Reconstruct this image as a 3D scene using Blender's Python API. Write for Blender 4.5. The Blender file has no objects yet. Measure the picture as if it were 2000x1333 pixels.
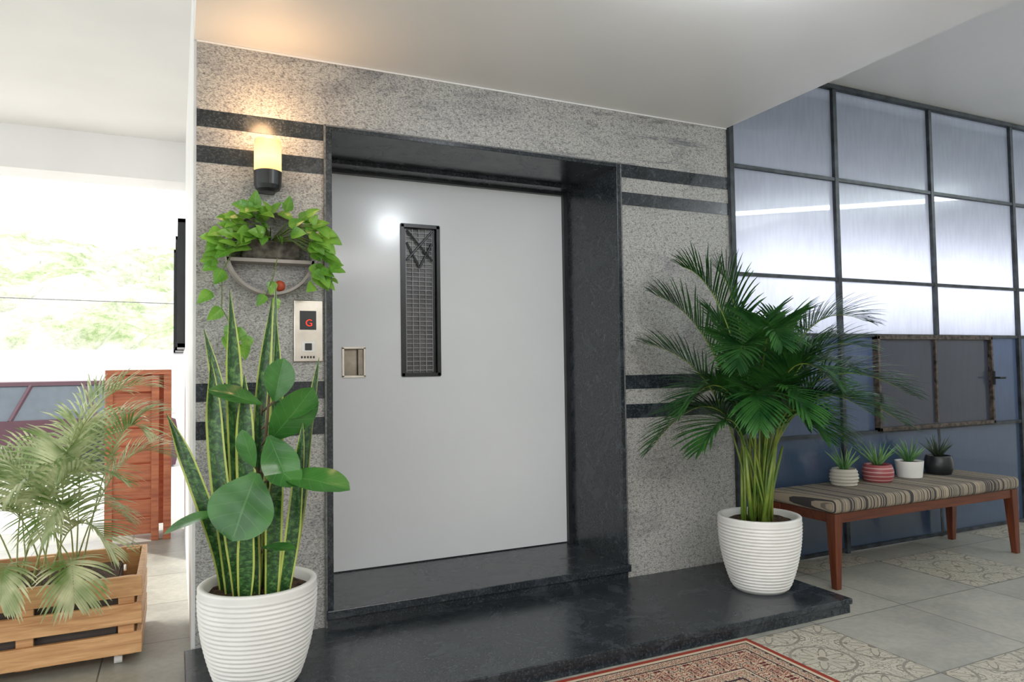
import bpy, bmesh, math, random
from mathutils import Vector, Matrix, Euler
R=random.Random(7)
scn=bpy.context.scene
scn.view_settings.view_transform='Standard'
scn.view_settings.look='None'
scn.view_settings.exposure=0.0

# ------------------------------------------------------------ materials
def new_mat(name):
    m=bpy.data.materials.new(name); m.use_nodes=True
    nt=m.node_tree; nt.nodes.clear()
    out=nt.nodes.new('ShaderNodeOutputMaterial'); b=nt.nodes.new('ShaderNodeBsdfPrincipled')
    nt.links.new(b.outputs[0],out.inputs[0]); return m,nt,b,out
def c4(c): return (c[0],c[1],c[2],1.0)
def N(nt,t,**k):
    n=nt.nodes.new(t)
    for a,v in k.items(): setattr(n,a,v)
    return n
def L(nt,a,b): nt.links.new(a,b)
def ramp(nt,fac,stops,interp='LINEAR'):
    r=N(nt,'ShaderNodeValToRGB'); cr=r.color_ramp; cr.interpolation=interp
    while len(cr.elements)<len(stops): cr.elements.new(0.5)
    for e,(p,c) in zip(cr.elements,stops): e.position=p; e.color=c4(c)
    L(nt,fac,r.inputs[0]); return r.outputs[0]
def coords(nt,kind='Object',scale=(1,1,1)):
    t=N(nt,'ShaderNodeTexCoord'); m=N(nt,'ShaderNodeMapping'); m.inputs['Scale'].default_value=scale
    L(nt,t.outputs[kind],m.inputs[0]); return m.outputs[0]
def noise(nt,vec,scale,detail=3,rough=.5,dist=0):
    n=N(nt,'ShaderNodeTexNoise'); n.inputs['Scale'].default_value=scale; n.inputs['Detail'].default_value=detail
    n.inputs['Roughness'].default_value=rough; n.inputs['Distortion'].default_value=dist
    L(nt,vec,n.inputs['Vector']); return n.outputs['Fac']
def mixc(nt,fac,a,b,bt='MIX'):
    m=N(nt,'ShaderNodeMix',data_type='RGBA',blend_type=bt)
    for s,v in ((0,fac),(6,a),(7,b)):
        if isinstance(v,(int,float)): m.inputs[s].default_value=v
        elif isinstance(v,tuple): m.inputs[s].default_value=c4(v)
        else: L(nt,v,m.inputs[s])
    return m.outputs[2]
def mth(nt,op,a,b=0.0,c=None):
    m=N(nt,'ShaderNodeMath',operation=op)
    for i,v in enumerate((a,b,c)):
        if v is None: continue
        if isinstance(v,(int,float)): m.inputs[i].default_value=v
        else: L(nt,v,m.inputs[i])
    return m.outputs[0]
def bump(nt,b,h,strength=.2,dist=.01):
    n=N(nt,'ShaderNodeBump'); n.inputs['Strength'].default_value=strength; n.inputs['Distance'].default_value=dist
    L(nt,h,n.inputs['Height']); L(nt,n.outputs[0],b.inputs['Normal'])
def plain(name,col,rough=.5,metal=0,var=.06,scale=8,spec=.5,bmp=0,coat=0):
    m,nt,b,o=new_mat(name); v=coords(nt)
    f=noise(nt,v,scale,4)
    lo=tuple(max(0,x*(1-var*2)) for x in col); hi=tuple(min(1,x*(1+var)) for x in col)
    L(nt,ramp(nt,f,[(.3,lo),(.7,hi)]),b.inputs['Base Color'])
    b.inputs['Roughness'].default_value=rough; b.inputs['Metallic'].default_value=metal
    b.inputs['Specular IOR Level'].default_value=spec; b.inputs['Coat Weight'].default_value=coat
    if bmp: bump(nt,b,noise(nt,v,scale*12,3),bmp,.004)
    return m
def emis(name,col,st):
    m,nt,b,o=new_mat(name); b.inputs['Base Color'].default_value=c4(col)
    b.inputs['Emission Color'].default_value=c4(col); b.inputs['Emission Strength'].default_value=st; return m

def mk_granite():
    m,nt,b,o=new_mat('grey_granite')
    mp=N(nt,'ShaderNodeMapping'); mp.inputs['Rotation'].default_value=(0,.3,0); mp.inputs['Scale'].default_value=(1,1,1.7)
    t=N(nt,'ShaderNodeTexCoord'); L(nt,t.outputs['Object'],mp.inputs[0]); v=mp.outputs[0]
    a=noise(nt,v,100,5,.8); c=noise(nt,v,38,5,.75); w=noise(nt,coords(nt,scale=(1,1,2.2)),2.2,6,.6,1.2)
    base=ramp(nt,a,[(.35,(.06,.06,.06)),(.44,(.28,.275,.26)),(.52,(.47,.46,.43)),(.68,(.62,.61,.575))])
    cl=ramp(nt,c,[(.38,(.50,.50,.51)),(.50,(1,1,1))])
    x=mixc(nt,1.0,base,cl,'MULTIPLY')
    d=ramp(nt,w,[(.50,(1,1,1)),(.62,(.84,.84,.86)),(.72,(.58,.59,.63))])
    x=mixc(nt,1.0,x,d,'MULTIPLY')
    sep=N(nt,'ShaderNodeSeparateXYZ'); L(nt,t.outputs['Object'],sep.inputs[0])
    mv=N(nt,'ShaderNodeMapping'); mv.inputs['Rotation'].default_value=(0,-.25,0); mv.inputs['Scale'].default_value=(.8,1,5.5); L(nt,t.outputs['Object'],mv.inputs[0])
    w2=noise(nt,mv.outputs[0],3.2,7,.75,.4)
    vein=ramp(nt,w2,[(.55,(0,0,0)),(.63,(.8,.8,.8))])
    area=mth(nt,'MULTIPLY',ramp(nt,mth(nt,'MULTIPLY',sep.outputs[0],.3),[(.50,(0,0,0)),(.62,(1,1,1))]),mth(nt,'GREATER_THAN',sep.outputs[2],2.353))
    x=mixc(nt,mth(nt,'MULTIPLY',vein,area),x,(.11,.11,.13))
    L(nt,x,b.inputs['Base Color']); b.inputs['Roughness'].default_value=.42
    return m
def mk_black():
    m,nt,b,o=new_mat('black_granite'); v=coords(nt)
    a=noise(nt,v,110,4,.75); c=noise(nt,v,5,7,.7,.8)
    x=ramp(nt,c,[(.35,(.010,.014,.018)),(.55,(.020,.026,.032)),(.72,(.055,.064,.074))])
    s=ramp(nt,a,[(.50,(0,0,0)),(.72,(.07,.078,.084))])
    x=mixc(nt,1.0,x,s,'ADD')
    L(nt,x,b.inputs['Base Color'])
    L(nt,ramp(nt,c,[(.3,(.16,)*3),(.7,(.34,)*3)]),b.inputs['Roughness'])
    return m
M={}
M['granite']=mk_granite(); M['black']=mk_black()
M['plaster']=plain('white_plaster',(.84,.83,.815),.55,var=.02,scale=2)
M['ceil']=plain('ceiling_paint',(.86,.845,.83),.38,var=.015,scale=1.5)
M['bwall']=plain('back_wall_paint',(.66,.64,.61),.6,var=.03,scale=1.5)
M['door']=plain('door_enamel',(.80,.82,.835),.17,var=.025,scale=1.2)
M['dblack']=plain('black_metal',(.02,.022,.025),.35,var=.2)
M['frame']=plain('painted_steel',(.035,.045,.055),.45,var=.4,scale=14)
M['rust']=plain('rusty_steel',(.10,.075,.06),.6,var=.5,scale=30,bmp=.2)
M['steel']=plain('brushed_steel',(.62,.58,.52),.28,1.0,var=.1,scale=10)
M['steeld']=plain('dull_steel',(.30,.26,.21),.4,.8,var=.2,scale=14)
M['potw']=plain('pot_white',(.80,.79,.755),.5,var=.03)
M['soil']=plain('soil',(.10,.055,.03),.95,var=.5,scale=60,bmp=.8)
def mk_wood(name,c1,c2,rough=.4,axis='X',sc=6):
    m,nt,b,o=new_mat(name)
    s={'X':(.6,7,7),'Z':(7,7,.6),'Y':(7,.6,7)}[axis]
    f=noise(nt,coords(nt,scale=s),sc,6,.6,.6)
    L(nt,ramp(nt,f,[(.3,c1),(.65,c2)]),b.inputs['Base Color']); b.inputs['Roughness'].default_value=rough
    bump(nt,b,f,.1,.004); return m
M['pine']=mk_wood('pine_wood',(.48,.22,.085),(.78,.46,.22),.5)
M['redwood']=mk_wood('red_wood',(.30,.08,.04),(.52,.18,.085),.5)
M['bench']=mk_wood('bench_wood',(.075,.018,.008),(.16,.042,.016),.3,'Z')
M['benchx']=mk_wood('bench_wood_rail',(.075,.018,.008),(.16,.042,.016),.3,'X')
def leafmat(name,dark,light,veinc=None,rough=.35,trans=.25,nv=9,vs=.65):
    m,nt,b,o=new_mat(name)
    f=noise(nt,coords(nt),9,2)
    col=ramp(nt,f,[(.35,dark),(.65,light)])
    if veinc:
        uv=N(nt,'ShaderNodeTexCoord'); sp=N(nt,'ShaderNodeSeparateXYZ'); L(nt,uv.outputs['UV'],sp.inputs[0])
        au=mth(nt,'ABSOLUTE',mth(nt,'SUBTRACT',sp.outputs[0],.5))
        mid=mth(nt,'LESS_THAN',au,.016)
        ph=mth(nt,'FRACT',mth(nt,'MULTIPLY',mth(nt,'SUBTRACT',sp.outputs[1],mth(nt,'MULTIPLY',au,.45)),float(nv)))
        sv=mth(nt,'LESS_THAN',mth(nt,'ABSOLUTE',mth(nt,'SUBTRACT',ph,.5)),.04)
        col=mixc(nt,mth(nt,'MULTIPLY',mth(nt,'MAXIMUM',mid,mth(nt,'MULTIPLY',sv,.55)),vs),col,veinc)
    L(nt,col,b.inputs['Base Color']); b.inputs['Roughness'].default_value=rough
    t=N(nt,'ShaderNodeBsdfTranslucent'); L(nt,col,t.inputs[0])
    mx=N(nt,'ShaderNodeMixShader'); mx.inputs[0].default_value=trans
    L(nt,b.outputs[0],mx.inputs[1]); L(nt,t.outputs[0],mx.inputs[2]); L(nt,mx.outputs[0],o.inputs[0])
    return m
M['palm']=leafmat('palm_leaf',(.012,.065,.014),(.045,.16,.03))
M['cane']=leafmat('palm_cane',(.10,.20,.025),(.27,.34,.06),trans=0)
M['palm2']=leafmat('pale_palm_leaf',(.18,.30,.08),(.74,.78,.50),trans=.4)
M['cane2']=leafmat('pale_cane',(.30,.36,.12),(.45,.48,.2),trans=0)
M['fig']=leafmat('fig_leaf',(.03,.13,.025),(.065,.22,.04),(.14,.32,.10),.22,.15,6,.5)
M['pothos']=leafmat('pothos_leaf',(.11,.32,.03),(.30,.56,.08),(.38,.62,.16),.3,.35,5)
M['stem']=plain('green_stem',(.14,.20,.05),.6)
M['twig']=plain('brown_stem',(.12,.085,.05),.8)
M['succ']=leafmat('succulent_leaf',(.07,.19,.06),(.20,.38,.13),trans=0)
M['succd']=leafmat('dark_succulent_leaf',(.02,.035,.02),(.05,.08,.04),trans=0)
def mk_snake():
    m,nt,b,o=new_mat('snake_plant_leaf')
    uv=N(nt,'ShaderNodeTexCoord'); sp=N(nt,'ShaderNodeSeparateXYZ'); L(nt,uv.outputs['UV'],sp.inputs[0])
    mp=N(nt,'ShaderNodeMapping'); mp.inputs['Scale'].default_value=(1.2,16,1); L(nt,uv.outputs['UV'],mp.inputs[0])
    f=noise(nt,mp.outputs[0],2.4,4,.6,1.0)
    g=ramp(nt,f,[(.42,(.018,.06,.018)),(.53,(.04,.13,.03)),(.66,(.13,.26,.07))])
    au=mth(nt,'ABSOLUTE',mth(nt,'SUBTRACT',sp.outputs[0],.5))
    col=mixc(nt,mth(nt,'GREATER_THAN',au,.38),g,(.48,.55,.12))
    L(nt,col,b.inputs['Base Color']); b.inputs['Roughness'].default_value=.35; return m
M['snake']=mk_snake()
def mk_tile():
    m,nt,b,o=new_mat('floor_tile'); t=N(nt,'ShaderNodeTexCoord'); mp=N(nt,'ShaderNodeMapping')
    mp.inputs['Location'].default_value=(-.32,.23,0); L(nt,t.outputs['Object'],mp.inputs[0])
    sp=N(nt,'ShaderNodeSeparateXYZ'); L(nt,mp.outputs[0],sp.inputs[0])
    def edge(s):
        fr=mth(nt,'FRACT',mth(nt,'DIVIDE',s,.6)); return mth(nt,'ABSOLUTE',mth(nt,'SUBTRACT',fr,.5))
    e=mth(nt,'MAXIMUM',edge(sp.outputs[0]),edge(sp.outputs[1]))
    j=mth(nt,'GREATER_THAN',e,.4945)
    f=noise(nt,t.outputs['Object'],2.6,8,.7,.4); f2=noise(nt,t.outputs['Object'],30,3)
    wn=N(nt,'ShaderNodeTexWhiteNoise',noise_dimensions='2D')
    fl=N(nt,'ShaderNodeVectorMath',operation='FLOOR'); dv=N(nt,'ShaderNodeVectorMath',operation='SCALE'); dv.inputs['Scale'].default_value=1/.6
    L(nt,mp.outputs[0],dv.inputs[0]); L(nt,dv.outputs[0],fl.inputs[0]); L(nt,fl.outputs[0],wn.inputs['Vector'])
    col=ramp(nt,f,[(.3,(.25,.255,.225)),(.5,(.36,.36,.315)),(.7,(.47,.46,.40))])
    col=mixc(nt,.25,col,ramp(nt,f2,[(.4,(.30,.30,.27)),(.6,(.46,.45,.40))]))
    col=mixc(nt,1.0,col,ramp(nt,wn.outputs['Value'],[(0,(.86,.86,.86)),(1,(1.05,1.04,1.02))]),'MULTIPLY')
    col=mixc(nt,j,col,(.14,.14,.125))
    L(nt,col,b.inputs['Base Color']); L(nt,ramp(nt,f,[(.3,(.34,)*3),(.7,(.5,)*3)]),b.inputs['Roughness'])
    return m
M['tile']=mk_tile()
def mk_ptile(name,seed):
    m,nt,b,o=new_mat(name); t=N(nt,'ShaderNodeTexCoord')
    sp=N(nt,'ShaderNodeSeparateXYZ'); L(nt,t.outputs['Object'],sp.inputs[0])
    def pp(s): return mth(nt,'PINGPONG',mth(nt,'ADD',s,3.0),.15)
    ax,ay=pp(sp.outputs[0]),pp(sp.outputs[1])
    mx_,mn_=mth(nt,'MAXIMUM',ax,ay),mth(nt,'MINIMUM',ax,ay)
    cx=N(nt,'ShaderNodeCombineXYZ'); L(nt,mx_,cx.inputs[0]); L(nt,mn_,cx.inputs[1]); cx.inputs[2].default_value=seed
    f=noise(nt,cx.outputs[0],17,1,.4,2.2)
    r=mth(nt,'SQRT',mth(nt,'ADD',mth(nt,'MULTIPLY',ax,ax),mth(nt,'MULTIPLY',ay,ay)))
    th=mth(nt,'ARCTAN2',ay,ax)
    pet=mth(nt,'ADD',.075,mth(nt,'MULTIPLY',.035,mth(nt,'COSINE',mth(nt,'MULTIPLY',th,8.0))))
    flower=mth(nt,'LESS_THAN',r,pet); fedge=mth(nt,'LESS_THAN',mth(nt,'ABSOLUTE',mth(nt,'SUBTRACT',r,pet)),.006)
    hub=mth(nt,'LESS_THAN',r,.022)
    cr_=mth(nt,'LESS_THAN',mth(nt,'ABSOLUTE',mth(nt,'SUBTRACT',r,.128)),.006)
    col=ramp(nt,f,[(.30,(.52,.49,.40)),(.44,(.19,.175,.14)),(.50,(.52,.49,.40)),(.58,(.24,.22,.18)),(.64,(.52,.49,.40))],'CONSTANT')
    col=mixc(nt,flower,col,(.48,.44,.35)); col=mixc(nt,fedge,col,(.16,.145,.12)); col=mixc(nt,hub,col,(.19,.17,.13)); col=mixc(nt,cr_,col,(.20,.18,.15))
    w=noise(nt,t.outputs['Object'],9,6,.7)
    col=mixc(nt,ramp(nt,w,[(.40,(.08,.08,.08)),(.74,(.7,.7,.7))]),col,(.37,.36,.30))
    L(nt,col,b.inputs['Base Color']); b.inputs['Roughness'].default_value=.45; return m
M['ptile']=mk_ptile('patterned_tile',1.3)
def mk_rug():
    m,nt,b,o=new_mat('persian_rug'); t=N(nt,'ShaderNodeTexCoord'); v=t.outputs['Object']
    sp=N(nt,'ShaderNodeSeparateXYZ'); L(nt,v,sp.inputs[0])
    HX,HY=.85,.6
    dx=mth(nt,'SUBTRACT',HX,mth(nt,'ABSOLUTE',sp.outputs[0])); dy=mth(nt,'SUBTRACT',HY,mth(nt,'ABSOLUTE',sp.outputs[1]))
    e=mth(nt,'MINIMUM',dx,dy)
    def mot(scale,stops,k=4.2):
        mp=N(nt,'ShaderNodeMapping'); mp.inputs['Scale'].default_value=(scale,scale,scale); L(nt,v,mp.inputs[0])
        s2=N(nt,'ShaderNodeSeparateXYZ'); L(nt,mp.outputs[0],s2.inputs[0])
        px,py=mth(nt,'PINGPONG',mth(nt,'ADD',s2.outputs[0],20.),.5),mth(nt,'PINGPONG',mth(nt,'ADD',s2.outputs[1],20.),.5)
        c=N(nt,'ShaderNodeCombineXYZ'); L(nt,px,c.inputs[0]); L(nt,py,c.inputs[1])
        f=noise(nt,c.outputs[0],k,3,.55,.8); return ramp(nt,f,stops,'CONSTANT')
    cream=(.56,.46,.34); red=(.27,.045,.03); dk=(.045,.03,.035); teal=(.16,.19,.17)
    A=mot(7,[(0,red),(.36,dk),(.40,cream),(.45,red),(.48,dk),(.50,cream),(.55,red),(.60,dk),(.63,cream)])
    B_=mot(15,[(0,red),(.40,cream),(.47,dk),(.52,cream),(.60,red)])
    C=mot(5,[(0,cream),(.36,dk),(.39,red),(.46,cream),(.51,dk),(.54,teal),(.58,cream),(.64,red)],5)
    lt=lambda a:mth(nt,'LESS_THAN',e,a)
    x=C
    for th,cc in ((.31,dk),(.30,B_),(.245,cream),(.238,dk),(.232,A),(.095,dk),(.088,B_),(.045,dk),(.038,cream),(.022,red)):
        x=mixc(nt,lt(th),x,cc)
    L(nt,x,b.inputs['Base Color']); b.inputs['Roughness'].default_value=.95; b.inputs['Specular IOR Level'].default_value=.1
    bump(nt,b,noise(nt,v,350,2),.4,.003); return m
M['rug']=mk_rug()
def mk_fabric():
    m,nt,b,o=new_mat('striped_fabric'); t=N(nt,'ShaderNodeTexCoord'); sp=N(nt,'ShaderNodeSeparateXYZ'); L(nt,t.outputs['Object'],sp.inputs[0])
    n=N(nt,'ShaderNodeTexNoise',noise_dimensions='1D'); n.inputs['Scale'].default_value=26; n.inputs['Detail'].default_value=1.5
    L(nt,mth(nt,'ADD',sp.outputs[0],mth(nt,'MULTIPLY',sp.outputs[1],.05)),n.inputs['W'])
    be=(.36,.30,.22); dk=(.05,.045,.045); gr=(.18,.16,.13)
    x=ramp(nt,n.outputs['Fac'],[(0,dk),(.36,gr),(.42,be),(.47,dk),(.51,be),(.56,gr),(.60,be),(.66,dk)],'CONSTANT')
    L(nt,x,b.inputs['Base Color']); b.inputs['Roughness'].default_value=.9
    bump(nt,b,noise(nt,t.outputs['Object'],300,2),.3,.002); return m
M['fabric']=mk_fabric()
def mk_poly(name,col,trans=.5,rough=.12,tcol=None):
    m,nt,b,o=new_mat(name); v=coords(nt,scale=(1,1,.15))
    f=noise(nt,v,40,2); 
    w=noise(nt,coords(nt),1.6,4)
    lo=tuple(x*.82 for x in col)
    c=ramp(nt,w,[(.3,lo),(.7,col)]); c=mixc(nt,.2,c,ramp(nt,f,[(.35,lo),(.65,col)]))
    L(nt,c,b.inputs['Base Color']); b.inputs['Roughness'].default_value=rough; b.inputs['Coat Weight'].default_value=.9; b.inputs['Coat Roughness'].default_value=.02
    t=N(nt,'ShaderNodeBsdfTranslucent')
    if tcol:
        tl=tuple(x*.86 for x in tcol); L(nt,mixc(nt,.6,ramp(nt,f,[(.4,tl),(.6,tcol)]),ramp(nt,w,[(.35,tl),(.65,tcol)])),t.inputs[0])
    else: L(nt,c,t.inputs[0])
    mx=N(nt,'ShaderNodeMixShader'); mx.inputs[0].default_value=trans
    L(nt,b.outputs[0],mx.inputs[1]); L(nt,t.outputs[0],mx.inputs[2]); L(nt,mx.outputs[0],o.inputs[0])
    return m
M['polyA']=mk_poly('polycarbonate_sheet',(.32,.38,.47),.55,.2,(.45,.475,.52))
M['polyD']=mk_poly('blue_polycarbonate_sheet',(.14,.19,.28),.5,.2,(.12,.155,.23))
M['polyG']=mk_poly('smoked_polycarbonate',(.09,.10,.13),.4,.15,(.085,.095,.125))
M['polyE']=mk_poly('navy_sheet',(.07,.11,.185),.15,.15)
M['ground']=plain('outdoor_concrete',(.68,.67,.64),.9,var=.08,scale=2)
def mk_hill():
    m,nt,b,o=new_mat('hillside'); v=coords(nt); f=noise(nt,v,1.6,12,.9); g=noise(nt,v,.35,4,.6)
    dry=ramp(nt,f,[(.42,(.32,.32,.25)),(.50,(.44,.43,.38)),(.60,(.50,.49,.45))])
    grn=ramp(nt,f,[(.42,(.17,.24,.09)),(.50,(.32,.36,.21)),(.60,(.45,.45,.38))])
    L(nt,mixc(nt,ramp(nt,g,[(.45,(0,0,0)),(.58,(1,1,1))]),grn,dry),b.inputs['Base Color']); b.inputs['Roughness'].default_value=1
    return m
M['hill']=mk_hill()

# ------------------------------------------------------------ geometry helpers
class MB:
    def __init__(s): s.v=[];s.f=[];s.m=[];s.uv=[]
    def quad(s,idx,mi,uv=None):
        s.f.append(tuple(idx)); s.m.append(mi); s.uv.append(uv or [(0,0)]*len(idx))
    def poly(s,pts,mi=0):
        b=len(s.v); s.v+=[tuple(p) for p in pts]; s.quad(range(b,b+len(pts)),mi)
    def box(s,x0,x1,y0,y1,z0,z1,mi=0):
        b=len(s.v); s.v+=[(x,y,z) for z in (z0,z1) for y in (y0,y1) for x in (x0,x1)]
        for q in ((0,2,3,1),(4,5,7,6),(0,1,5,4),(2,6,7,3),(0,4,6,2),(1,3,7,5)): s.quad([b+i for i in q],mi)
    def grid(s,pts,mi=0,closed=False):
        b=len(s.v); n=len(pts); k=len(pts[0])
        for r in pts: s.v+=[tuple(p) for p in r]
        kk=k if closed else k-1
        for i in range(n-1):
            for j in range(kk):
                j2=(j+1)%k
                s.quad([b+i*k+j,b+i*k+j2,b+(i+1)*k+j2,b+(i+1)*k+j],mi,
                       [(j/kk,i/(n-1)),((j+1)/kk,i/(n-1)),((j+1)/kk,(i+1)/(n-1)),(j/kk,(i+1)/(n-1))])
    def lathe(s,prof,cx=0,cy=0,mi=0,seg=48):
        s.grid([[(cx+r*math.cos(2*math.pi*j/seg),cy+r*math.sin(2*math.pi*j/seg),z) for j in range(seg)] for r,z in prof],mi,True)
    def tube(s,pts,rad,mi=0,seg=6):
        pts=[Vector(p) for p in pts]; n=len(pts); rows=[]
        for i,p in enumerate(pts):
            t=(pts[min(i+1,n-1)]-pts[max(i-1,0)]).normalized()
            a=t.cross(Vector((.3,.9,.2)) if abs(t.y)<.8 else Vector((1,0,0))).normalized(); c=t.cross(a)
            r=rad[i] if isinstance(rad,(list,tuple)) else rad
            rows.append([p+a*r*math.cos(2*math.pi*j/seg)+c*r*math.sin(2*math.pi*j/seg) for j in range(seg)])
        b=len(s.v); s.grid(rows,mi,True)
        s.quad([b+j for j in range(seg)][::-1],mi); s.quad([b+(n-1)*seg+j for j in range(seg)],mi)
    def make(s,name,mats,parent=None,smooth=False,bevel=0,loc=None):
        me=bpy.data.meshes.new(name); me.from_pydata([tuple(v) for v in s.v],[],s.f)
        for m in mats: me.materials.append(M[m] if isinstance(m,str) else m)
        me.polygons.foreach_set('material_index',s.m)
        ul=me.uv_layers.new(name='UVMap'); flat=[c for f in s.uv for u in f for c in u]; ul.data.foreach_set('uv',flat)
        if smooth: me.polygons.foreach_set('use_smooth',[True]*len(s.f))
        me.update(); ob=bpy.data.objects.new(name,me); scn.collection.objects.link(ob)
        if loc:
            me.transform(Matrix.Translation(-Vector(loc))); ob.location=loc
        if bevel:
            bv=ob.modifiers.new('bevel','BEVEL'); bv.width=bevel; bv.segments=2; bv.limit_method='ANGLE'
        if parent: ob.parent=parent
        return ob
def empty(name):
    e=bpy.data.objects.new(name,None); scn.collection.objects.link(e); e.empty_display_size=.1; return e
def B(name,bx,mats,parent=None,bevel=0,loc=None):
    mb=MB()
    for b in bx: mb.box(*b[:6],b[6] if len(b)>6 else 0)
    return mb.make(name,mats,parent,bevel=bevel,loc=loc)

# ------------------------------------------------------------ room shell
XL,XR,X1,X2,Xj,H=.0764,3.0065,.614,2.229,2.202,2.653
ZC=3.06; zp=.0716; zs=.149; zt=2.347
B('wall_front',[(XL,X1,0,.7,0,H),(X2,XR,0,.7,0,H),(X1,X2,0,.7,zt,H)],['granite'])
B('wall_shaft',[(XL,XL+.12,.7,6,0,ZC+.3),(XR-.12,XR,.7,6,0,ZC+.3),(XL,XR,5.9,6.02,0,ZC+.3)],['plaster'])
B('wall_left',[(XL-.012,XL,0.01,6,0,ZC)],['plaster'])
SB=((2.2775,2.352),(2.122,2.1945),(1.096,1.173),(.935,1.012))
B('trim_1',[(XL,X1-.001,-.003,.002,a,b) for a,b in SB]+[(X2+.001,XR+.001,-.003,.002,a,b) for a,b in SB],['black'])
B('trim_2',[(XL,XR,-.006,.0,H-.008,H-.001)],['plaster'])
B('ceiling',[(XL-.01,XR,-7,0.0,H,ZC+.1),(XL-.01,XR,0,6,H+.001,ZC+.1)],['ceil'])
B('ceiling_left',[(-7,XL-.01,-7,2.9,ZC,ZC+.1)],['plaster'])
B('ceiling_right',[(XR,9,-7,.02,ZC,ZC+.1)],['ceil'])
B('beam_left',[(-7,XL-.012,2.9,3.2,2.74,ZC+.1)],['plaster'])
# door surround
fr=empty('door_frame')
B('surround',[(X1,X1+.032,-.015,.56,zs,zt),(Xj,X2,-.015,.56,zs,zt),(X1+.032,Xj,-.015,.56,zt-.022,zt),
              (X1+.03,Xj,.42,.555,zt-.045,zt-.021)],['black'],fr,bevel=.002)
M['edge']=plain('honed_granite_edge',(.16,.165,.165),.5,var=.3,scale=60)
B('surround_edge',[(X1-.004,X1+.004,-.017,.0,zp,zt+.004),(X2-.004,X2+.004,-.017,.0,zs,zt+.004),(X1,X2,-.017,.0,zt-.003,zt+.004)],['edge'],fr)
B('steel_stop',[(Xj-.028,Xj,.535,.575,zs,zt-.045),(X1+.032,Xj,.53,.575,zt-.06,zt-.044)],['dblack'],fr)
B('sill',[(X1-.0,X2+.005,-.035,.60,zs-.038,zs)],['black'],fr,bevel=.003)
B('riser',[(X1,X2,-.01,.58,zp,zs-.038)],['black'],fr)
B('platform_step',[(.045,2.988,-.7955,-.001,0,zp-.0285),(.035,2.996,-.804,-.001,zp-.028,zp)],['black'],None,bevel=.004)
# elevator door
dr=empty('elevator_door')
DY=.563
wx0,wx1,wz0,wz1=1.14,1.365,1.185,2.04
hx0,hx1,hz0,hz1=.812,.932,1.185,1.345
x0,x1,z0,z1=.60,Xj-.012,zs+.006,zt-.05
B('leaf',[(x0,hx0,DY,DY+.04,z0,z1),(hx1,wx0,DY,DY+.04,z0,z1),(wx1,x1,DY,DY+.04,z0,z1),
          (hx0,hx1,DY,DY+.04,z0,hz0),(hx0,hx1,DY,DY+.04,hz1,z1),(wx0,wx1,DY,DY+.04,z0,wz0),(wx0,wx1,DY,DY+.04,wz1,z1)],['door'],dr)
t=.016
B('vision_frame',[(wx0-.004,wx0+t,DY-.008,DY+.02,wz0,wz1),(wx1-t,wx1+.004,DY-.008,DY+.02,wz0,wz1),
                  (wx0,wx1,DY-.008,DY+.02,wz0-.004,wz0+t),(wx0,wx1,DY-.008,DY+.02,wz1-t,wz1+.004)],['dblack'],dr)
B('vision_back',[(wx0+t,wx1-t,DY+.03,DY+.036,wz0,wz1-.24),(wx0+t,wx1-t,DY+.03,DY+.036,wz1-.24,wz1,1)],[plain('shaft_grey',(.115,.11,.115),.4,var=.3,scale=5),plain('cabin_light_grey',(.20,.205,.20),.4,var=.5,scale=9)],dr)
gb=[]
n=24
for i in range(n+8): 
    z=wz0+.03+i*(wz1-.22-wz0-.03)/n
    if z<wz1-.02: gb.append((wx0+.03,wx1-.03,DY+.022,DY+.028,z,z+.0045,0))
for i in range(5):
    x=wx0+.035+i*(wx1-wx0-.07)/4; gb.append((x-.002,x+.002,DY+.021,DY+.027,wz0+.02,wz1-.02))
gb.append((wx0+.02,wx0+.032,DY+.018,DY+.03,wz0+.016,wz1-.016,1)); gb.append((wx1-.032,wx1-.02,DY+.018,DY+.03,wz0+.016,wz1-.016,1))
B('vision_grille',gb,[plain('grille_light',(.32,.32,.33),.4),'dblack'],dr)
mb=MB(); cx=(wx0+wx1)/2
for s in (-1,1):
    mb.tube([(cx+s*.075,DY+.012,wz1-.03),(cx-s*.075,DY+.010,wz1-.20)],.0055,0)
    mb.tube([(cx+s*.075,DY+.014,wz1-.10),(cx,DY+.014,wz1-.24)],.0055,0)
mb.make('grille_lattice',['dblack'],dr)
B('handle_plate',[(hx0-.004,hx1+.004,DY-.005,DY,hz0-.004,hz0+.008),(hx0-.004,hx1+.004,DY-.005,DY,hz1-.008,hz1+.004),
            (hx0-.004,hx0+.008,DY-.005,DY,hz0,hz1),(hx1-.008,hx1+.004,DY-.005,DY,hz0,hz1),
            (hx0,hx1,DY+.025,DY+.03,hz0,hz1,1),(hx1-.036,hx1-.006,DY+.004,DY+.010,hz0+.01,hz1-.01,1)],['steel','steeld'],dr,bevel=.001)
B('bottom_gap',[(x0,x1,DY+.005,DY+.04,zs,z0)],['dblack'],dr)

# floor
fl=B('floor',[(-7,9,-7,3.4,-.05,0)],['tile'])
for (a,b) in ((2.12,-1.43),(3.92,-.83),(2.72,-2.03),(3.32,-.23),(5.12,-.23),(5.12,-1.43)):
    o=B('patterned_tile',[(a+.004,a+.596,b+.004,min(b+.596,-.03),.0002,.0012)],['ptile'],fl,loc=(a+.3,b+.3,0))
B('wall_back',[(-1.5,9,-7.1,-7,0,ZC)],['bwall']); B('wall_right',[(9,9.1,-7,.05,0,ZC)],['bwall'])

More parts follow.
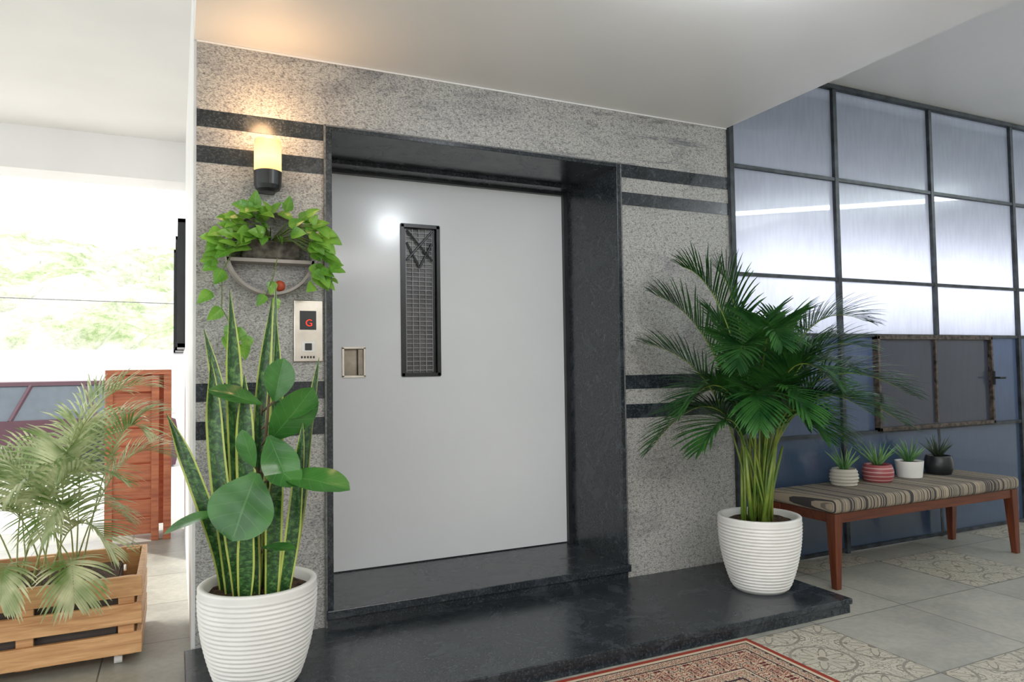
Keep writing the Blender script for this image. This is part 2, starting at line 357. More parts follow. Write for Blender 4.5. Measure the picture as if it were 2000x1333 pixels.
# ------------------------------------------------------------ polycarbonate window wall
VX=[3.03,3.92,4.88,5.84,6.80,7.76]; HZ=[.02,.763,1.405,1.77,2.43,3.04]
wn=empty('window_1')
fb=[]
for i,x in enumerate(VX):
    if i==2: fb+= [(x-.015,x+.015,-.02,.02,1.405,ZC-.005),(x-.012,x+.012,-.0,.02,0,.763)]
    else: fb.append((x-.016,x+.016,-.02,.02,0,ZC-.005))
for z in HZ: fb.append((XR+.005,VX[-1],-.016,.016,z-.011,z+.011))
fb.append((XR+.005,VX[-1],-.03,.02,ZC-.03,ZC-.002))
B('steel_grid',fb,['frame'],wn)
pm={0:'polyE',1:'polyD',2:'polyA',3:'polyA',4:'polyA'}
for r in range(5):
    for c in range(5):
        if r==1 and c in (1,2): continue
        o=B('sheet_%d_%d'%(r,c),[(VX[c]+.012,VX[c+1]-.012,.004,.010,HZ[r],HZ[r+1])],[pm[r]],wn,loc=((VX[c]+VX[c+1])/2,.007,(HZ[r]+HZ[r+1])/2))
        o.rotation_euler=(math.radians(R.uniform(-.25,.25)),0,math.radians(R.uniform(-.3,.3)))
a,b_=4.23,5.47
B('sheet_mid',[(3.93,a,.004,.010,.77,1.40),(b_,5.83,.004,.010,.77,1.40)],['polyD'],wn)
B('hatch_frame',[(a,a+.022,-.04,.01,.765,1.405),(b_-.022,b_,-.04,.01,.765,1.405),(a,b_,-.04,.01,1.38,1.41),(a,b_,-.04,.01,.765,.79),(4.83,4.845,-.03,.005,.80,1.38)],['rust'],wn,bevel=.002)
B('hatch_glass',[(a+.02,b_-.02,-.012,-.006,.78,1.39)],['polyG'],wn)
mb=MB(); mb.tube([(b_-.015,-.04,1.10),(b_-.015,-.09,1.10),(b_+.03,-.10,1.10)],.008); mb.tube([(b_-.015,-.045,1.05),(b_-.015,-.045,1.15)],.012); mb.tube([(a+.015,-.045,.95),(a+.015,-.045,1.02)],.012)
mb.make('hatch_handle',['dblack'],wn)
B('light_blocker_low',[(3.1,10,1.6,1.7,-.1,1.2)],['bwall'])  # unseen block added behind the sheets to cut daylight on the lower rows
B('light_blocker_top',[(3.02,10,.05,1.6,2.95,3.0)],['bwall'])  # unseen slab added behind the sheets to hold skylight off the top rows

# ------------------------------------------------------------ outdoors
B('ground_outdoor',[(-30,30,3.4,9,-.06,-.01),(-40,40,9,40,-.45,-.4)],['ground'])
B('wall_compound',[(-30,30,13,13.2,-.4,1.72)],['plaster'])
mb=MB(); rows=[]
for i in range(60):
    row=[]
    for j in range(110):
        x=-40+j*.82; y=16+i*.6; z=.6+i*.2+math.sin(x*.35+i*.15)*.5+R.uniform(-.4,.4)
        row.append((x,y,min(z,8.3+math.sin(x*.5)*.7+R.uniform(-.6,.6))))
    rows.append(row)
mb.grid(rows); mb.make('hillside',['hill'],smooth=True)
mb=MB(); mb.tube([(-14,12,2.90),(-6,12,2.66),(0,12,2.58),(6,12,2.7)],.008)
mb.tube([(-14,12,-.4),(-14,12,4.0)],.08,0,12); mb.tube([(6,12,-.4),(6,12,4.0)],.08,0,12)
mb.make('utility_line',['edge'])
# parked car
car=empty('car')
cx0,cy0,gz=-4.3,7.2,-.30
M['carp']=plain('car_paint',(.075,.022,.036),.3,coat=.4); M['carg']=plain('car_glass',(.10,.12,.14),.12)
low=[(0,.35),(.02,.62),(.12,.80),(.9,.92),(1.35,.96),(4.15,.98),(4.3,.92),(4.36,.60),(4.3,.32),(3.85,.28),(.5,.28)]
mb=MB(); W=1.68
mb.grid([[(cx0+x,cy0+yy,gz+z) for x,z in low] for yy in (0,W)],0,True); k=len(low)
mb.quad(list(range(k)),0); mb.quad([k+i for i in range(k)][::-1],0)
bt=[(1.25,0.03),(4.15,0.03),(4.15,W-.03),(1.25,W-.03)]; tp=[(1.95,.22),(3.65,.22),(3.65,W-.22),(1.95,W-.22)]
P=lambda q,z:(cx0+q[0],cy0+q[1],gz+z)
lo_=[Vector(P(q,.96)) for q in bt]; hi_=[Vector(P(q,1.42)) for q in tp]
mb.grid([lo_,hi_],1,True)
mb.grid([[Vector(P((q[0]+(-.04 if q[0]<3 else .04),q[1]+(-.03 if q[1]<1 else .03)),z)) for q in tp] for z in (1.39,1.44)],0,True)
mb.poly([P((q[0],q[1]),1.45) for q in tp],0); mb.grid([[Vector(P((q[0]+(-.04 if q[0]<3 else .04),q[1]+(-.03 if q[1]<1 else .03)),1.44)) for q in tp],[Vector(P(q,1.45)) for q in tp]],0,True)
for i in range(4): mb.tube([lo_[i],hi_[i]],.035,0,6)
for u in (.42,.74):
    for (i,j) in ((0,1),(3,2)): mb.tube([lo_[i].lerp(lo_[j],u),hi_[i].lerp(hi_[j],u)],.028,0,6)
mb.make('body',['carp','carg'],car)
mb=MB()
for wx in (.85,3.5):
    for yy in (cy0-.01,cy0+1.5):
        ring=[]
        for r,dy in ((.10,.0),(.19,.01),(.2,.0),(.30,0),(.30,.19),(.1,.19)):
            ring.append([(cx0+wx+r*math.cos(a*math.pi/12),yy+dy,r*math.sin(a*math.pi/12)+.29) for a in range(24)])
        mb.grid(ring,0,True)
wh=mb.make('wheels',['dblack'],car,smooth=False)
car.location=(0,0,0)
for ch in car.children:
    if ch.name.startswith('body'): ch.location.z=.0
wh.location.z=0

cab=[]
for z in [i*.13+.05 for i in range(9)]: cab.append((-.42,-.12,2.62,2.64,z,z+.115)); cab.append((-.055,-.035,2.64,3.0,z,z+.10))
cab+=[(-.46,-.41,2.6,2.65,0,1.25),(-.16,-.11,2.6,2.65,0,1.25),(-.08,-.03,2.6,2.65,0,1.25),(-.08,-.03,3.0,3.05,0,1.25),(-.46,-.03,2.59,3.06,1.215,1.25),(-.44,-.40,3.0,3.04,0,1.23),(-.40,-.06,2.98,3.0,.05,1.22)]
B('wooden_cabinet',cab,['redwood'],bevel=.003)

for i,(y,zt0,zb0,pr) in enumerate(((2.75,2.42,1.42,.055),(3.55,2.42,1.42,.07),(4.3,2.42,1.42,.085))):
    B('picture_frame',[(XL-.012-pr,XL-.012,y,y+.03,zb0,zt0),(XL-.012-pr,XL-.012,y+.57,y+.6,zb0,zt0),(XL-.012-pr,XL-.012,y,y+.6,zb0,zb0+.03),(XL-.012-pr,XL-.012,y,y+.6,zt0-.03,zt0),
      (XL-.02-pr*.5,XL-.012,y+.03,y+.57,zb0+.03,zt0-.03,1)],['dblack','plaster'])

# ------------------------------------------------------------ plants toolkit
RV=Vector((.9046,-.4262,0)); FV=Vector((.4262,.9046,0)); UP=Vector((0,0,1))
def bez(a,b,c,t): return a*(1-t)**2+b*2*t*(1-t)+c*t*t
def frond(mb,P0,P1,P2,npair,Lm,wid,rr,droop=.35,t0=.35,mi_leaf=0,mi_st=1,lift=.35):
    K=14; pts=[bez(P0,P1,P2,i/K) for i in range(K+1)]
    mb.tube(pts,[rr*(1-.85*i/K) for i in range(K+1)],mi_st,5)
    for i in range(npair):
        s=i/(npair-1); t=t0+(1-t0)*s
        p=bez(P0,P1,P2,t); tg=(bez(P0,P1,P2,min(1,t+.02))-bez(P0,P1,P2,t-.02)).normalized()
        side=tg.cross(UP)
        if side.length<.05: side=tg.cross(FV)
        side.normalize(); nrm=side.cross(tg).normalized()
        ln=Lm*(.45+.55*math.sin(math.pi*min(1,(s*.85+.12))))*R.uniform(.85,1.1)
        if s>.8: ln*=1-(s-.8)*1.6
        ang=math.radians(62-38*s)
        for sg in (-1,1):
            d=(tg*math.cos(ang)+side*sg*math.sin(ang)+nrm*(lift+R.uniform(-.1,.1))).normalized()
            rows=[];q=p.copy(); n=5
            wv=(tg*math.sin(ang)-side*sg*math.cos(ang)).normalized()
            for k in range(n+1):
                u=k/n; w=wid*(.35+.65*math.sin(math.pi*min(1,u*.8+.18)))
                if k==n: w=wid*.05
                rows.append([q-wv*w*.5,q+nrm*w*.12,q+wv*w*.5])
                d=(d-UP*droop*.33*(u+.3)).normalized(); q=q+d*ln/n
            mb.grid(rows,mi_leaf)
def leaf(mb,base,d,n,ln,wd,prof,mi=0,curl=.15,fold=.12,rows=10,cols=6,wav=.04):
    d=d.normalized(); s=d.cross(n).normalized(); n=s.cross(d).normalized(); g=[]
    for i in range(rows+1):
        u=i/rows; w=prof(u)*wd*.5; c=base+d*ln*u+n*(-curl*ln*u*u)
        row=[]
        for j in range(cols+1):
            a=(j/cols-.5)*2
            row.append(c+s*w*a+n*(abs(a)*fold*w+ wav*w*math.sin(u*14+a*2)))
        g.append(row)
    mb.grid(g,mi)
def heart(u): return max(.001,(math.sin(math.pi*min(1,u**.55))**.8)*(1.0 if u<.98 else .3)) if u>0 else .25
def obov(u): 
    if u<=0: return .12
    return max(.02,math.sin(math.pi*u**1.25)**.62) if u<1 else .02
def ribbed_pot(name,cx,cy,zb,rt,hgt,parent,ribs=22):
    prof=[(.001,zb),(rt*.62,zb),(rt*.66,zb+.01)]
    n=ribs*4
    for i in range(n+1):
        u=i/n; r=rt*(.67+.33*math.sin(math.pi*.5*min(1,u*1.12))**.8)
        rb=.0035*math.sin(u*ribs*2*math.pi) if .03<u<.93 else .001
        prof.append((r+rb,zb+.012+u*(hgt-.016)))
    prof+=[(rt-.003,zb+hgt),(rt-.018,zb+hgt),(rt-.024,zb+hgt-.008),(rt-.03,zb+hgt-.05)]
    mb=MB(); mb.lathe(prof,cx,cy,0,64); mb.make(name,['potw'],parent,smooth=True)
    mb=MB(); rows=[]
    for i in range(9):
        r=(rt-.027)*i/8+.0005; rows.append([(cx+r*math.cos(a*math.pi/16),cy+r*math.sin(a*math.pi/16),zb+hgt-.035+R.uniform(-.006,.006)) for a in range(32)])
    mb.grid(rows,0,True); mb.make('soil',['soil'],parent,smooth=True)

# --- right areca palm
pl=empty('potted_areca_palm'); C0=Vector((2.73,-.47,zp)); PH=.375
ribbed_pot('pot',C0.x,C0.y,zp,.206,PH,pl)
S=C0+UP*(PH-.03)
mb=MB()
fr_list=[(-.50,1.18,.05,1.05),(-.36,1.32,.0,1.25),(-.16,1.30,.05,1.2),(-.54,.92,.10,.85),(-.56,.38,-.05,.95),(-.36,.40,-.25,.8),(-.20,.80,-.35,1.2),(.0,.90,-.38,1.25),
 (.56,1.02,-.05,1.25),(.75,.64,-.1,1.05),(.60,.76,.15,1.05),(.38,.42,-.2,.85),(.28,1.00,.15,1.15),(.10,1.0,.2,1.1),(-.15,1.05,.18,1.0),
 (.25,.70,-.38,1.1),(.45,.56,-.3,.9),(-.3,.60,.15,.9),(.48,.88,-.2,1.05),(-.43,.58,-.2,1.0),(.1,.56,-.42,1.0),(.42,.90,.22,.95),(.30,.48,.1,.8),(-.12,.52,-.40,1.0),(.22,.45,-.3,.85),(.66,.50,-.2,.95)]
for i,(lx,z,dd,cz) in enumerate(fr_list):
    a=R.uniform(0,6.28); r=R.uniform(.0,.08)
    P0=S+Vector((r*math.cos(a),r*math.sin(a),-.01)); P2=S+RV*lx+FV*dd+UP*z
    P1=S+RV*lx*.22+FV*dd*.25+UP*cz
    if P2.y>-.08: P2.y=-.08
    frond(mb,P0,P1,P2,38,.27,.0135,.007,droop=.36,t0=.40)
for i in range(11):
    a=i*.7; r=.03+.06*R.random(); p=S+Vector((r*math.cos(a),r*math.sin(a),-.01)); q=p+Vector((R.uniform(-.07,.07),R.uniform(-.07,.07),R.uniform(.35,.55)))
    mb.tube([p,(p+q)/2,q],[.012,.009,.006],1,8)
for v in range(len(mb.v)):
    if mb.v[v][1]>-.025: mb.v[v]=(mb.v[v][0],-.025-.01*R.random(),mb.v[v][2])
mb.make('fronds',['palm','cane'],pl,smooth=True)

# --- left pot: snake plant + fiddle leaf fig
pp=empty('potted_snake_plant'); C1=Vector((.28,-.47,zp)); ribbed_pot('pot',C1.x,C1.y,zp,.208,PH,pp)
S=C1+UP*(PH-.035)
mb=MB()
def blade(bx,by,tx,ty,h,w,twist=.6,bow=0.0,ph=0.):
    n=22; g=[]
    for i in range(n+1):
        u=i/n; c=S+RV*(bx+(tx-bx)*u**1.4+bow*math.sin(math.pi*u))+FV*(by+(ty-by)*u)+UP*(h*u)
        a=ph+twist*u+.25*math.sin(u*7+ph)
        s=RV*math.cos(a)+FV*math.sin(a); nn=-RV*math.sin(a)+FV*math.cos(a)
        ww=w*.5*(.55+.45*math.sin(math.pi*min(1,u*.75+.15)))*(1-(max(0,u-.72)/.28)**1.8)+.0008
        g.append([c+s*ww*k+nn*abs(k)*ww*-.35 for k in (-1,-.5,0,.5,1)])
    mb.grid(g,0)
for q in [(-.06,-.02,-.10,-.02,1.12,.062,.8,0,.2),(.02,.03,.05,.05,1.16,.06,-.9,.02,.1),(-.02,.06,.02,.10,1.10,.05,1.1,-.02,-.4),
  (.05,-.01,.06,.02,1.02,.05,.5,.01,.5),(-.10,.03,-.24,.08,.98,.06,.6,.03,-.2),(-.08,-.04,-.17,-.02,.86,.064,.5,-.02,.1),(.10,.0,.215,.05,.86,.064,-.5,.02,-.1),
  (-.12,.0,-.33,-.03,.66,.06,.4,.0,.3),(.0,-.05,-.03,-.06,.80,.07,.6,-.01,0),(.07,-.06,.10,-.08,.50,.06,.4,.0,.2),
  (-.04,-.08,-.08,-.12,.42,.055,.3,0,.1),(.11,-.04,.19,-.08,.62,.055,-.3,.02,.0),(-.01,-.10,.02,-.14,.36,.06,.3,0,.0)]: blade(*q)
mb.make('blades',['snake'],pp,smooth=True)
fg=MB()
def at(x,y,dd=0.): return C1+RV*x+FV*dd+UP*(y-zp)
ZS=zp+PH
fg.tube([at(.01,ZS-.03,-.03),at(.02,.75,-.05),at(.05,1.0,-.06),at(.06,1.16,-.05)],[.010,.008,.006,.004],1,8)
def fl_leaf(bx,bz,bd,dx,dz,dd,ln,wd,nx,nz,nd,curl=.12):
    b0=at(bx,bz,bd); d=RV*dx+UP*dz+FV*dd; n=RV*nx+UP*nz+FV*nd
    fg.tube([at(.03,bz-.04,-.05),b0],.004,1,6); leaf(fg,b0,d,n,ln,wd,obov,0,curl,.18,14,8,.02)
fl_leaf(.08,1.11,-.06, .25,1,-.1,.16,.11,.3,.2,-1)
fl_leaf(.04,1.10,-.08,-1,.45,-.3,.19,.11,-.2,.9,-.5)
fl_leaf(.09,1.05,-.06, .8,.35,-.2,.17,.09,-.2,.6,-.8)
fl_leaf(.07,.97,-.08, .75,.75,-.2,.25,.15,.5,-.4,-.9)
fl_leaf(.08,.99,-.12, .45,-.85,-.25,.20,.13,.3,.2,-1)
fl_leaf(.06,.90,-.10, .8,-.35,-.5,.18,.12,.0,.8,-.6)
fl_leaf(.03,.88,-.12,-.3,.9,-.2,.14,.08,-.3,.1,-1)
fl_leaf(.04,.86,-.13,-.30,-1,-.35,.24,.235,.05,.25,-1)
fl_leaf(.12,.85,-.12, 1,-.05,-.35,.28,.14,.0,1,-.45)
fl_leaf(-.09,.72,-.12,-1,-.15,-.2,.20,.09,-.1,1,-.35,.2)
fl_leaf(.06,.60,-.14, 1,.1,-.2,.13,.05,.1,1,-.4)
fg.make('fig_leaves',['fig','twig'],pp,smooth=True)

# --- pothos in round wall planter
po=empty('hanging_pothos_planter'); O=Vector((.372,-.05,1.735)); rr=.185
mb=MB(); seg=64
ring=[]
for (dr_,dy) in ((0,.045),(0,-.045),(-.012,-.045),(-.012,.045),(0,.045)):
    ring.append([(O.x+(rr+dr_)*math.cos(a*2*math.pi/seg),O.y+dy,O.z+(rr+dr_)*math.sin(a*2*math.pi/seg)) for a in range(seg)])
mb.grid(ring,0,True)
mb.box(O.x-rr*.97,O.x+rr*.97,O.y-.045,O.y+.045,O.z-.045,O.z-.03)
mb.make('ring_shelf',[plain('ring_metal',(.36,.32,.29),.5)],po)
mb=MB(); mb.box(O.x-.12,O.x+.12,O.y-.03,O.y+.035,O.z-.029,O.z+.055); mb.make('trough',[plain('trough_bark',(.13,.115,.09),.9,var=.4,scale=30,bmp=.5)],po,bevel=.01)
mb=MB(); mb.lathe([(.001,-.024)]+[(.024*math.cos(a),.024*math.sin(a)) for a in [i*math.pi/10-math.pi/2 for i in range(1,10)]]+[(.001,.024)],0,0,0,20)
bo=mb.make('red_ball',[plain('red_ceramic',(.45,.07,.025),.5)],po,smooth=True); bo.location=(O.x+.035,O.y-.03,O.z-.145)
mb=MB()
def pleaf(x,z,y=None,sz=None):
    y=-.10-R.uniform(0,.08) if y is None else y
    b0=Vector((O.x+x,y,O.z+z)); out=Vector((x,0,z*.6+.02))
    out=out.normalized() if out.length>.01 else Vector((0,0,1))
    d=out*R.uniform(.3,1)+Vector((R.uniform(-.6,.6),-.35,-.45+R.uniform(-.4,.6)))
    n=Vector((R.uniform(-.5,.5),-1,R.uniform(.1,1.1))); s=sz or R.uniform(.048,.08)
    leaf(mb,b0,d,n,s,s*.74,heart,0,.2,.22,8,6)
    return b0
for i in range(88):
    a=math.radians(R.uniform(-12,192)); r=rr*math.sqrt(R.uniform(.02,1.4))
    b0=pleaf(r*math.cos(a)*1.02,r*math.sin(a)*.78+.02)
    if i%2==0:
        c=Vector((O.x,-.06,O.z+.05)); mb.tube([c,(c+b0)/2+Vector((0,-.02,.03)),b0],.0022,1,5)
for i in range(20): pleaf(.19+R.uniform(-.03,.05),R.uniform(-.15,.09),sz=.068)
for i in range(9): pleaf(-.20+R.uniform(-.05,.03),R.uniform(-.12,.08),sz=.068)
vine=[Vector((O.x-.14,-.1,O.z+.03)),Vector((O.x-.2,-.11,O.z-.1)),Vector((O.x-.20,-.1,O.z-.25)),Vector((O.x-.14,-.09,O.z-.36)),Vector((O.x-.12,-.09,O.z-.44))]
mb.tube(vine,.0025,1,5)
for x,z in ((-.24,-.18),(-.20,-.25),(-.16,-.32),(-.12,-.33),(-.17,-.36),(-.10,-.36),(-.12,-.40),(-.13,-.44)): pleaf(x,z,-.1,.075)
v2=[Vector((O.x+.02,-.12,O.z-.03)),Vector((O.x+.0,-.13,O.z-.12)),Vector((O.x-.03,-.12,O.z-.2))]; mb.tube(v2,.0022,1,5)
for x,z in ((0,-.13),(-.03,-.19),(.01,-.2)): pleaf(x,z,-.12,.06)
mb.make('vines',['pothos','stem'],po,smooth=True)

# --- sconce
sc=empty('wall_sconce'); sx,sy=.358,-.08
mb=MB(); mb.lathe([(.001,1.995),(.03,1.997),(.050,2.007),(.057,2.025),(.059,2.085),(.052,2.088),(.001,2.088)],sx,sy,0,36); mb.box(sx-.035,sx+.035,sy,0,2.005,2.08)
mb.make('base',['dblack'],sc,smooth=False)
m,nt,b,o=new_mat('sconce_glass'); b.inputs['Base Color'].default_value=(.5,.35,.2,1)
sp=N(nt,'ShaderNodeSeparateXYZ'); L(nt,coords(nt,'Generated'),sp.inputs[0])
L(nt,ramp(nt,sp.outputs[2],[(0,(1,.62,.22)),(.40,(1,.72,.38)),(1,(.62,.28,.09))]),b.inputs['Emission Color']); b.inputs['Emission Strength'].default_value=1.4
mb=MB(); mb.lathe([(.001,2.088),(.05,2.088),(.057,2.095),(.057,2.218),(.053,2.226),(.045,2.226),(.045,2.16)],sx,sy,0,36); mb.make('glass_shade',[m],sc,smooth=True)
ld=bpy.data.lights.new('sconce_bulb','POINT'); ld.energy=4.0; ld.color=(1,.60,.30); ld.shadow_soft_size=.05
lo=bpy.data.objects.new('bulb',ld); lo.location=(sx,sy-.08,2.32); scn.collection.objects.link(lo); lo.parent=sc

# --- lift call panel
cp=empty('elevator_call_panel')
B('plate',[(.475,.602,-.018,0,1.262,1.538)],['steel'],cp,bevel=.003)
B('display',[(.500,.572,-.020,-.017,1.405,1.49)],['dblack'],cp)
B('button_plate',[(.508,.566,-.0205,-.017,1.305,1.352)],['potw'],cp,bevel=.002)
B('button',[(.522,.552,-.024,-.02,1.313,1.344)],['dblack'],cp,bevel=.003)
B('label_marks',[(.505+i*.013,.513+i*.013,-.0195,-.017,1.277,1.287) for i in range(5)],['dblack'],cp)
tc=bpy.data.curves.new('G','FONT'); tc.body='G'; tc.size=.044; tc.extrude=.0008; tc.align_x='CENTER'; tc.offset=-.0004
tc.materials.append(emis('led_red',(1,.03,.01),1.5)); to=bpy.data.objects.new('led_floor_letter',tc); scn.collection.objects.link(to)
to.rotation_euler=(math.radians(90),0,0); to.location=(.540,-.0215,1.421); to.parent=cp

# --- bench
be=empty('striped_bench')
bx0,bx1,by0,by1=3.22,4.86,-.52,-.07
mb=MB()
for lx,ly,dx,dy in ((bx0,by0,1,1),(bx1,by0,-1,1),(bx0,by1,1,-1),(bx1,by1,-1,-1)):
    b=len(mb.v)
    for z,w in ((0.0,.036),(.405,.062)):
        X0,X1_=sorted((lx,lx+dx*w)); Y0,Y1_=sorted((ly,ly+dy*w)); mb.v+=[(X0,Y0,z),(X1_,Y0,z),(X1_,Y1_,z),(X0,Y1_,z)]
    for q in ((3,2,1,0),(4,5,6,7),(0,1,5,4),(1,2,6,5),(2,3,7,6),(3,0,4,7)): mb.quad([b+i for i in q],0)
mb.make('legs',['bench'],be,bevel=.003)
B('aprons',[(bx0+.05,bx1-.05,by0+.008,by0+.034,.352,.405),(bx0+.05,bx1-.05,by1-.034,by1-.008,.352,.405),(bx0+.008,bx0+.034,by0+.05,by1-.05,.352,.405),(bx1-.034,bx1-.008,by0+.05,by1-.05,.352,.405)],['benchx'],be,bevel=.002)
c=B('cushion',[(bx0-.012,bx1+.012,by0-.012,by1+.012,.405,.482)],['fabric'],be,bevel=.028,loc=((bx0+bx1)/2,(by0+by1)/2,.44)); c.modifiers[0].segments=5

# --- succulents
def small_pot(X,Y,kind,r,h,nb,bl,mats,col,shape):
    e=empty(kind); z0=.483; prof=[(.001,z0)]
    n=30
    for i in range(n+1):
        u=i/n
        rr_=r*(.72+.28*math.sin(math.pi*(.15+.7*u))) if shape!='cyl' else r*(.86+.14*u)
        if shape=='rib': rr_+=.003*math.sin(u*5*2*math.pi)
        prof.append((rr_,z0+u*h))
    rt=prof[-1][0]; prof+=[(rt-.006,z0+h),(rt-.008,z0+h-.02)]
    mb=MB(); mb.lathe(prof,X,Y,0,36); mb.make('pot',[col],e,smooth=True)
    mb=MB(); mb.lathe([(.001,z0+h-.012),(rt-.006,z0+h-.012)],X,Y,0,24); mb.make('soil',['soil'],e)
    mb=MB(); bsp=Vector((X,Y,z0+h-.014))
    for i in range(nb):
        a=i*2.4; sp_=.15+.75*(i/nb); d=Vector((math.cos(a)*sp_,math.sin(a)*sp_,1.0)).normalized()
        ln=bl*R.uniform(.75,1.1)*(1-.25*i/nb); q=[]
        for k in range(5):
            u=k/4; q.append(bsp+d*ln*u+Vector((math.cos(a),math.sin(a),0))*ln*.18*u*u*sp_*2+Vector((math.cos(a),math.sin(a),0))*.008)
        mb.tube(q,[.007,.0075,.0055,.0035,.0006],0,6)
    mb.make('leaves',mats,e,smooth=True)
M['pstone']=plain('stone_pot',(.52,.50,.42),.7)
m,nt,b,o=new_mat('red_striped_pot'); w=N(nt,'ShaderNodeSeparateXYZ'); L(nt,coords(nt),w.inputs[0])
f=mth(nt,'FRACT',mth(nt,'MULTIPLY',w.outputs[2],42.)); L(nt,ramp(nt,f,[(0,(.36,.08,.09)),(.75,(.58,.40,.37))],'CONSTANT'),b.inputs['Base Color']); b.inputs['Roughness'].default_value=.4; M['predp']=m
small_pot(3.68,-.20,'potted_aloe',.082,.10,14,.16,['succ'],'pstone','rib')
small_pot(3.98,-.20,'potted_haworthia',.092,.105,16,.19,['succ'],'predp','')
small_pot(4.29,-.19,'potted_agave',.085,.105,16,.16,['succ'],'potw','cyl')
small_pot(4.58,-.19,'potted_dark_succulent',.086,.12,18,.16,['succd'],'dblack','')

# --- rug
B('persian_rug',[(.59,2.29,-2.03,-.83,.0015,.010)],['rug'],loc=(1.44,-1.43,.0))

# --- crate with palm (left)
cr=empty('wooden_crate_planter'); cx0_,cx1_,cy0_,cy1_=-1.02,-.125,.13,.74
bx=[]
for z in (.05,.17,.285): 
    bx+=[(cx0_,cx1_,cy0_,cy0_+.022,z,z+.085),(cx0_,cx1_,cy1_-.022,cy1_,z,z+.085),(cx1_-.022,cx1_,cy0_+.022,cy1_-.022,z,z+.085),(cx0_,cx0_+.022,cy0_+.022,cy1_-.022,z,z+.085)]
for X in (cx0_+.03,cx1_-.09,(cx0_+cx1_)/2):
    for Y in (cy0_+.022,cy1_-.047): bx.append((X,X+.06,Y,Y+.025,.04,.365))
bx.append((cx0_+.02,cx1_-.02,cy0_+.02,cy1_-.02,.05,.065))
B('slats',bx,['pine'],cr,bevel=.003)
B('inner_tray',[(cx0_+.10,cx1_-.10,cy0_+.06,cy1_-.06,.066,.30)],[plain('tray',(.10,.08,.07),.8)],cr)
B('bed',[(cx0_+.105,cx1_-.105,cy0_+.065,cy1_-.065,.30,.315)],['soil'],cr)
mb=MB()
for X in (cx0_+.08,cx1_-.09):
    for Y in (cy0_+.06,cy1_-.06): mb.tube([(X-.015,Y,.02),(X+.015,Y,.02)],.02,0,16); mb.box(X-.01,X+.01,Y-.01,Y+.01,.02,.052)
mb.make('casters',['potw'],cr)
mb=MB()
lf=[(-.42,.50,.1,.62),(-.30,.52,-.1,.66),(-.14,.56,.2,.68),(.02,.66,.1,.78),(.20,.84,.15,.98),(.36,.86,.1,1.0),(.38,.66,-.0,.88),(.34,.46,-.1,.72),(-.05,.42,-.25,.68),(.10,.55,-.1,.76),
    (-.35,.36,-.2,.58),(-.45,.24,-.1,.52),(.30,.28,.0,.60),(-.18,.28,-.3,.6),(.12,.28,-.28,.6),(.40,.74,.25,.85),(.37,.54,.22,.7),(.31,.16,-.12,.5),(-.25,.44,.15,.6)]
for i,(lx,z,dd,cz) in enumerate(lf):
    base=Vector((-.50+.12*math.sin(i*2.4),.44+.07*math.cos(i*2.4),.30))
    P2=Vector((-.47,.44,.30))+RV*lx+FV*dd+UP*z; P1=base+RV*lx*.40+FV*dd*.35+UP*cz*.95
    if P2.x>-.06: P2.x=-.06
    frond(mb,base,P1,P2,26,.23,.0105,.004,droop=.55,t0=.34)
for (x0_,tx,tz,ctx,cz) in ((-.42,-.36,.33,-.38,.62),(-.55,-.60,.36,-.60,.62)):
    frond(mb,Vector((x0_,.38,.31)),Vector((ctx,.06,cz)),Vector((tx,.03,tz)),18,.20,.011,.004,droop=.5,t0=.55)
for v in range(len(mb.v)):
    if mb.v[v][0]>.045: mb.v[v]=(.045-.01*R.random(),)+tuple(mb.v[v][1:])
mb.make('palm_fronds',['palm2','cane2'],cr,smooth=True)

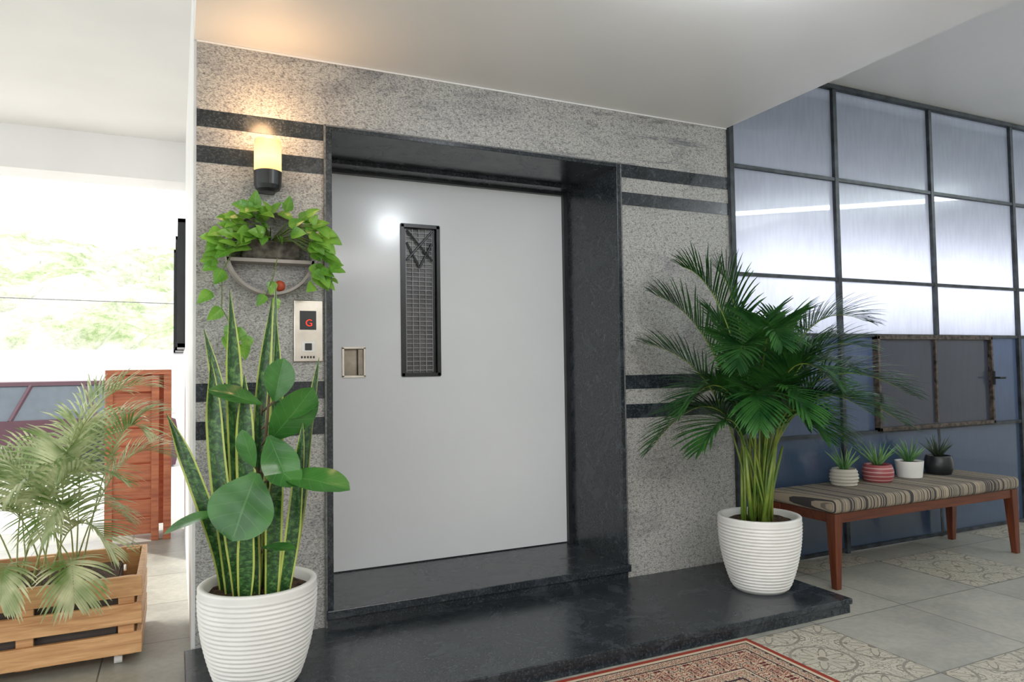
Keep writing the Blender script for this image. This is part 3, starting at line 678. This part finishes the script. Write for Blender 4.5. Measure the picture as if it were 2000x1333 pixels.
# ------------------------------------------------------------ lamps
lp=empty('ceiling_lamp')
mb=MB(); mb.lathe([(.001,H-.03),(.07,H-.03),(.085,H-.026),(.09,H-.001)],1.80,-1.62,0,36); mb.make('diffuser',[emis('lamp_glow',(.93,.96,1),3.0)],lp,smooth=True)
ld=bpy.data.lights.new('ceiling_lamp_light','POINT'); ld.energy=27; ld.color=(.88,.94,1); ld.shadow_soft_size=.1; ld.specular_factor=.03
lo=bpy.data.objects.new('bulb',ld); lo.location=(1.72,-1.75,H-.16); scn.collection.objects.link(lo); lo.parent=lp
tb=empty('tube_lamp'); mb=MB(); mb.tube([(5.8,-3.0,ZC-.08),(7.6,-1.5,ZC-.08)],.024,0,12); mb.make('tube',[emis('tube_glow',(.85,.97,1),60)],tb)
mb=MB(); mb.tube([(5.75,-3.04,ZC-.030),(7.65,-1.46,ZC-.030)],.022,0,4); mb.make('housing',['plaster'],tb)
def area(name,loc,rot,sx_,sy_,e,col=(1,1,1)):
    l=bpy.data.lights.new(name,'AREA'); l.shape='RECTANGLE'; l.size=sx_; l.size_y=sy_; l.energy=e; l.color=col
    o=bpy.data.objects.new(name,l); o.location=loc; o.rotation_euler=[math.radians(a) for a in rot]; scn.collection.objects.link(o); return o
area('ceiling_panel_light',(1.6,-4.6,H-.02),(0,0,0),2.2,1.2,115,(1,.97,.94))
area('ceiling_panel_light.001',(5.8,-3.5,ZC-.1),(0,0,0),1.5,1.5,30,(.95,.97,1))
area('added_backlight',(5.2,.42,1.76),(-90,0,0),4.8,.3,240,(1,.93,.92))  # area light added behind the sheets to brighten the middle band
sl=bpy.data.lights.new('sun','SUN'); sl.energy=4.0; sl.angle=.03; sl.color=(1,.96,.9)
so=bpy.data.objects.new('sun',sl); so.rotation_euler=Vector((.55,-.75,-.8)).to_track_quat('-Z','Y').to_euler(); scn.collection.objects.link(so)
w=bpy.data.worlds.new('sky'); scn.world=w; w.use_nodes=True; nt=w.node_tree
bg=nt.nodes['Background']; bg.inputs[0].default_value=(.95,.98,1,1); bg.inputs[1].default_value=2.6

# ------------------------------------------------------------ camera
f,yaw,pit,rol,h=1394.2,.4404,.0394,-.0145,1.2153
F=Vector((math.sin(yaw)*math.cos(pit),math.cos(yaw)*math.cos(pit),math.sin(pit)))
R0=Vector((math.cos(yaw),-math.sin(yaw),0)); U0=R0.cross(F)
Rr=R0*math.cos(rol)+U0*math.sin(rol); Uu=-R0*math.sin(rol)+U0*math.cos(rol)
cd=bpy.data.cameras.new('camera'); co=bpy.data.objects.new('camera',cd); scn.collection.objects.link(co)
mt=Matrix((( Rr.x,Uu.x,-F.x,0),(Rr.y,Uu.y,-F.y,-3.3),(Rr.z,Uu.z,-F.z,h),(0,0,0,1)))
co.matrix_world=mt; cd.sensor_width=36; cd.lens=36*f/2000; cd.clip_start=.05; scn.camera=co
